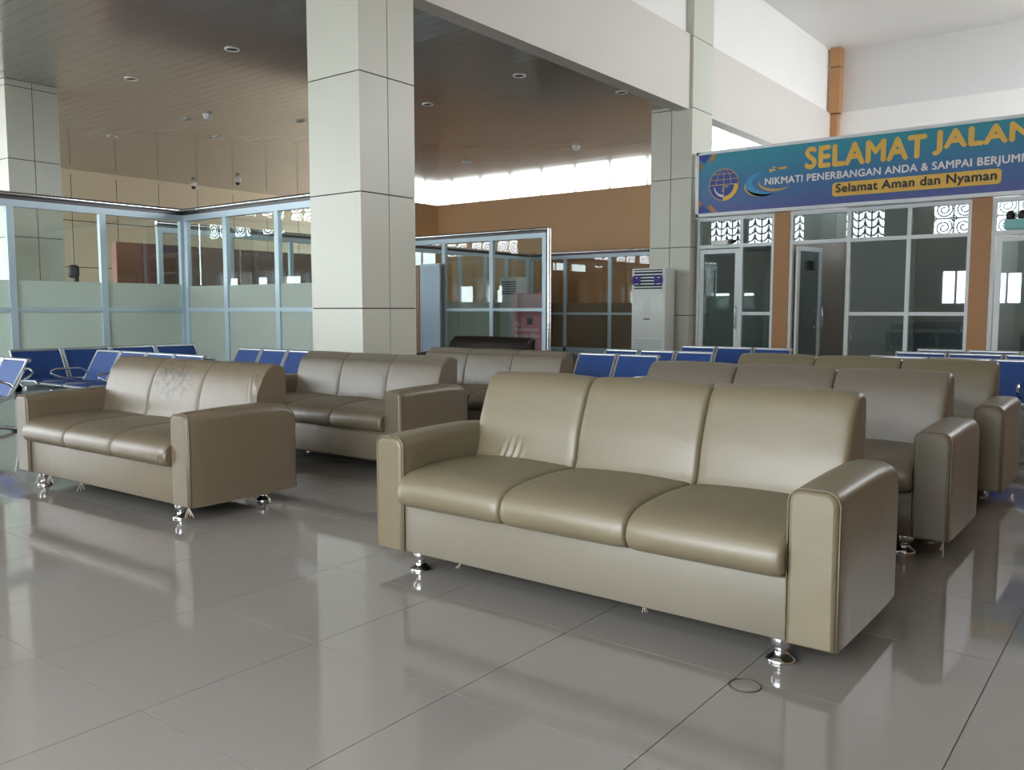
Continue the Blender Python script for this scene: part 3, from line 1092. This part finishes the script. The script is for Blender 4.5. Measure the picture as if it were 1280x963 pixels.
def sofa(loc, rot, label, L=1.915, seats=3, m='vinyl', seat_m=None, back_m=None, backz=.0, aw=.15, mid_back=None, crease=None, seat_crease=None, taut=1.):
    root = thing('sofa', loc, label, 'sofa', 'olive beige vinyl sofas in the hall', local=True)
    root.rotation_euler = (0, 0, math.radians(rot))
    h = L / 2
    seat_m = seat_m or m
    back_m = back_m or m
    x0, x1 = -h + aw, h - aw
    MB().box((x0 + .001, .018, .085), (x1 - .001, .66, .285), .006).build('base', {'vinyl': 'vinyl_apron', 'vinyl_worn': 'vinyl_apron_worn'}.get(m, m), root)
    MB().box((x0 + .02, .05, .075), (x1 - .02, .64, .0849)).build('lining', 'lining', root)
    for s, (a, b) in ((-1, (-h, -h + aw)), (1, (h - aw, h))):
        mb, rg = arm_loft(a, b, s)
        arm = mb.build('arm', m, root, sharp=70)
        MB().tube([(p[0], .010, p[2]) for p in rg[:-4]] + [(rg[-3][0], .010, .09)], .0024, 6).build('piping', 'piping', arm)
        MB().tube([(rg[-2][0], .010, .09), (rg[0][0], .010, rg[0][2])], .0024, 6).build('piping', 'piping', arm)
    sp = catmull([(.03, .288), (-.018, .292), (-.040, .325), (-.034, .372), (.0, .408), (.08, .432), (.28, .444), (.48, .436), (.60, .42), (.60, .30), (.3, .286)], 5)
    bp = catmull([(.475, .40), (.492, .47), (.515, .58), (.555, .69), (.592, .765 + backz), (.632, .797 + backz), (.68, .803 + backz), (.725, .782 + backz), (.738, .72), (.735, .56), (.715, .40), (.59, .385)], 5)
    wd = (x1 - x0) / seats
    for k in range(seats):
        seat_loft(sp, x0 + k * wd + .0005, x0 + (k + 1) * wd - .0005, .008, (seat_crease or {}).get(k), min(1., taut + .2)).build('seat_cushion', seat_m, root, sharp=80)
    e = .022
    bw = (x1 - x0 + 2 * e) / seats
    for k in range(seats):
        mm = mid_back if (mid_back and k == (seats - 1) // 2) else back_m
        seat_loft(bp, x0 - e + k * bw + .0005, x0 - e + (k + 1) * bw - .0005, .006, (crease or {}).get(k), taut).build('back_cushion', mm, root, sharp=80)
    MB().box((x0 + .002, .66, .085), (x1 - .002, .715, .56), .01).build('rear_panel', m, root)
    for sx in (-1, 1):
        for sy in (.075, .60):
            MB().lathe(LEG, (sx * (h - aw - .035), sy, -.001), 20).build('leg', 'chrome', root)
    return root


def rx(xr, L):  # centre from the right end
    return xr - L / 2


sofaA = sofa((-1.6975, 2.50, 0), 0, 'large olive beige sofa alone in the front, nearest to the viewer',
             crease={0: [(.22, .455, .05, .05, .038, .007, .35)]}, seat_crease={1: [(.52, .33, .02, .05, .02, .003, 0)]})
sofaB = sofa((rx(-.735, 1.915), 4.03, 0), 0, 'greyish beige sofa right behind the front sofa, second of the right row', backz=-.02, m='vinyl_grey', back_m='vinyl_grey')
sofaC = sofa((rx(-.72, 1.915), 5.34, 0), 0, 'olive beige sofa third in the right row, cut by the right edge', backz=-.025, m='vinyl')
sofaD = sofa((-4.83, 2.37, 0), 1.5, 'worn brown beige sofa at the far left with smudged backrest and loose threads', L=1.84, m='vinyl_worn', back_m='vinyl_worn', mid_back='vinyl_stained', backz=-.02, taut=.4,
             crease={2: [(.50, .66, .05, .12, .03, .006, -.3)]}, seat_crease={2: [(.49, .35, .03, .06, .018, .005, .3)]})
sofaE = sofa((-4.85, 3.93, 0), 1.0, 'brown beige sofa directly behind the smudged left sofa, in front of the column', L=1.78, m='vinyl_worn', back_m='vinyl_grey', backz=-.045, taut=.5)
sofaF = sofa((-4.78, 5.32, 0), 0, 'grey brown sofa third in the left row, partly hidden, right of the column', L=1.80, m='vinyl_worn', back_m='vinyl_grey', backz=-.06, taut=.5)
sofaG = sofa((-6.80, 7.75, 0), 0, 'dark brown small sofa of which only the back shows before the glass screen', L=1.5, seats=1, m='vinyl_dark', backz=-.045)


def threads(root, spots):
    for (x, y, n, l) in spots:
        mb = MB()
        for k in range(n):
            a = random.uniform(0, 2 * PI)
            d = random.uniform(.01, .035)
            p = Vector((x, y, .09))
            pts = [p, p + Vector((d * .5 * math.cos(a), d * .5 * math.sin(a), -l * .35)), p + Vector((d * math.cos(a), d * math.sin(a), -l * random.uniform(.6, 1)))]
            mb.tube(pts, .0016, 5)
        mb.build('loose_threads', 'thread', root)


threads(sofaD, [(.90, .01, 12, .06), (-.70, .03, 8, .085), (-.55, .02, 8, .06), (-.18, .02, 3, .06), (.86, .42, 3, .03)])
threads(sofaA, [(.32, .02, 3, .03), (-.5, .02, 2, .02)])
threads(sofaB, [(.94, .02, 3, .07)])


# ================================================================== WAITING BENCHES
PITCH = .50


def bench(n, loc, rot, label, pitch=PITCH):
    """row of n perforated steel seats on a beam; local: row along +x, faces -y, top edge of the backs at y=0"""
    root = thing('waiting_bench', loc, label, 'bench', 'blue and steel waiting benches', local=True)
    root.rotation_euler = (0, 0, math.radians(rot))
    W = n * pitch
    TZ = .655

    def backp(t, off=0):   # point along the back, t=0 top
        y, z = -.17 * t, TZ - .315 * t
        nx = -.88 * off
        return y + nx, z + .47 * -off

    MB().box((.02, -.34, .235), (W - .02, -.27, .29), .008).build('beam', 'grey_tube', root)
    for k in range(n):
        a, b = k * pitch + .018, (k + 1) * pitch - .018
        fr = MB()
        fr.tube([(a, *backp(0)), (a, *backp(1.0)), (a, -.215, .338), (a, -.58, .352), (a, -.61, .33)], .012, 8)
        fr.tube([(b, *backp(0)), (b, *backp(1.0)), (b, -.215, .338), (b, -.58, .352), (b, -.61, .33)], .012, 8)
        fr.tube([(a - .012, .012, TZ - .006), (b + .012, .012, TZ - .006)], .017, 10)
        fr.tube([(a, -.61, .333), (b, -.61, .333)], .012, 8)
        f = fr.build('seat_frame', 'steel', root)
        th = .012
        y0, z0 = backp(.06, .004); y1, z1 = backp(1.0, .004)
        MB().loft([[(a + .012, y0, z0), (b - .012, y0, z0), (b - .012, y0 + .02, z0 + .005), (a + .012, y0 + .02, z0 + .005)],
                   [(a + .012, y1, z1), (b - .012, y1, z1), (b - .012, y1 + .02, z1 + .005), (a + .012, y1 + .02, z1 + .005)]], smooth=False).build('back_pad', 'blue_pad', f)
        MB().box((a + .012, -.59, .336), (b - .012, -.20, .352), .006).build('seat_pad', 'blue_pad', f)
    for k in (range(n + 1)):
        xx = min(max(k * pitch, .015), W - .015)
        MB().tube([(xx, -.30, .28), (xx, -.17, .33), (xx, -.10, .43), (xx, -.035, .56)], .011, 8).build('bracket', 'grey_tube', root)
    for xx in ([.0, W] if n < 4 else [.0, W / 2, W]):
        xx = min(max(xx, .02), W - .02)
        MB().tube([(xx, -.13, .42), (xx, -.16, .455), (xx, -.22, .475), (xx, -.46, .475), (xx, -.51, .455), (xx, -.51, .43), (xx, -.46, .405), (xx, -.28, .345)], .013, 8).build('armrest', 'chrome', root)
    for xx in (min(.3, W * .2), W - min(.3, W * .2)):
        lg = MB().tube([(xx, -.305, .245), (xx, -.305, .05)], .022, 10).build('leg', 'steel', root)
        MB().tube([(xx, -.60, .022), (xx, -.52, .045), (xx, -.305, .055), (xx, -.10, .045), (xx, -.02, .022)], .02, 8).build('foot_bar', 'steel', lg)
        for yy in (-.60, -.02):
            MB().lathe([(.001, 0), (.022, 0), (.022, .02), (.001, .022)], (xx, yy, 0), 10).build('foot_pad', 'black_plastic', lg)
    return root


bench(3, (-7.97 - 1.5, 3.38, 0), 0, 'blue bench at the very left edge, seen from its side')
bench(4, (-9.95, 4.02, 0), 90, 'dark blue bench along the left glass partition, facing right', .56)
bench(4, (-9.3, 4.66, 0), 0, 'blue bench whose backs rise behind the smudged left sofa', .51)
bench(4, (-8.46, 5.86, 0), 0, 'blue bench in front of the big column, behind the left sofas', .45)
bench(2, (-4.78, 7.3, 0), 0, 'nearest blue two-seat bench in the middle, left of the greyish sofa back', .46)
bench(3, (-5.02, 8.2, 0), 0, 'second blue bench in the middle, in front of the white air conditioner', .435)
bench(3, (-4.74, 9.5, 0), 0, 'hindmost blue bench in the middle, before the left glass door', .455)
bench(5, (-2.30, 8.56, 0), 0, 'blue bench behind the third right sofa, at the right edge', .52)
bench(5, (-2.31, 9.53, 0), 0, 'second blue bench at the right, below the orange pillar', .5)
bench(5, (-2.27, 10.3, 0), 0, 'hindmost blue bench at the right, under the rightmost glass door', .5)


# ================================================================== CEILING FITTINGS
def downlight(x, y, label, r=.09):
    t = thing('downlight', (x, y, LOWZ), label, 'downlight', 'recessed ceiling downlights')
    MB().tube([(x + r * math.cos(2 * PI * k / 18), y + r * math.sin(2 * PI * k / 18), LOWZ - .006) for k in range(18)], .014, 6, True).build('rim', 'lamp_white', t)
    MB().lathe([(.001, 0), (r, 0), (r, .004), (.001, .0045)], (x, y, LOWZ - .0065), 18).build('lens', 'black_plastic', t)


for x, y, l in [(-10.42, 7.25, 'round recessed downlight nearest to the left of the big column'), (-12.95, 7.19, 'round recessed downlight right above the corner of the far left column'),
                (-14.76, 9.3, 'round recessed downlight just left of the white dome detector'), (-17.48, 9.25, 'leftmost and lowest round downlight above the left partition'),
                (-13.28, 10.7, 'round recessed downlight close to the left edge of the big column'), (-15.84, 10.62, 'round recessed downlight straight below the white dome detector'),
                (-8.11, 10.7, 'round recessed downlight nearest to the beam, right of the big column'), (-10.47, 11.19, 'round recessed downlight close to the right edge of the big column'),
                (-13.71, 15.99, 'round recessed downlight farthest back, above the tan orange wall'), (-7.39, 12.53, 'round recessed downlight beside the beam near the right column')]:
    downlight(x, y, l)
t = thing('ceiling_speaker', (-6.99, 9.33, LOWZ), 'larger round grey fitting on the ceiling edge beside the beam', 'speaker')
MB().lathe([(.001, -.02), (.10, -.02), (.13, -.012), (.14, 0), (.001, 0)], (-7.07, 9.33, LOWZ - .004), 24).build('grille', 'lamp_white', t)


def dome(x, y, label, drop=0.0):
    t = thing('smoke_detector' if not drop else 'security_camera', (x, y, LOWZ), label, 'detector' if not drop else 'camera')
    MB().lathe([(.001, -.10), (.05, -.09), (.08, -.05), (.09, -.01), (.09, 0), (.001, 0)], (x, y, LOWZ - .001), 16).build('dome', 'lamp_white', t)
    if drop:
        MB().lathe([(.001, -.17), (.04, -.155), (.06, -.12), (.05, -.08), (.001, -.08)], (x, y, LOWZ - .001), 16).build('lens', 'black_plastic', t)


dome(-14.19, 9.32, 'white dome detector on the glossy ceiling above the left partition')
dome(-10.52, 15.92, 'white dome detector before the bright reflection on the ceiling')
dome(-22.1, 14.0, 'dome camera with black lens at the top of the beige wall', .1)
dome(-20.46, 14.3, 'white dome camera on the ceiling just before the beige wall', .1)
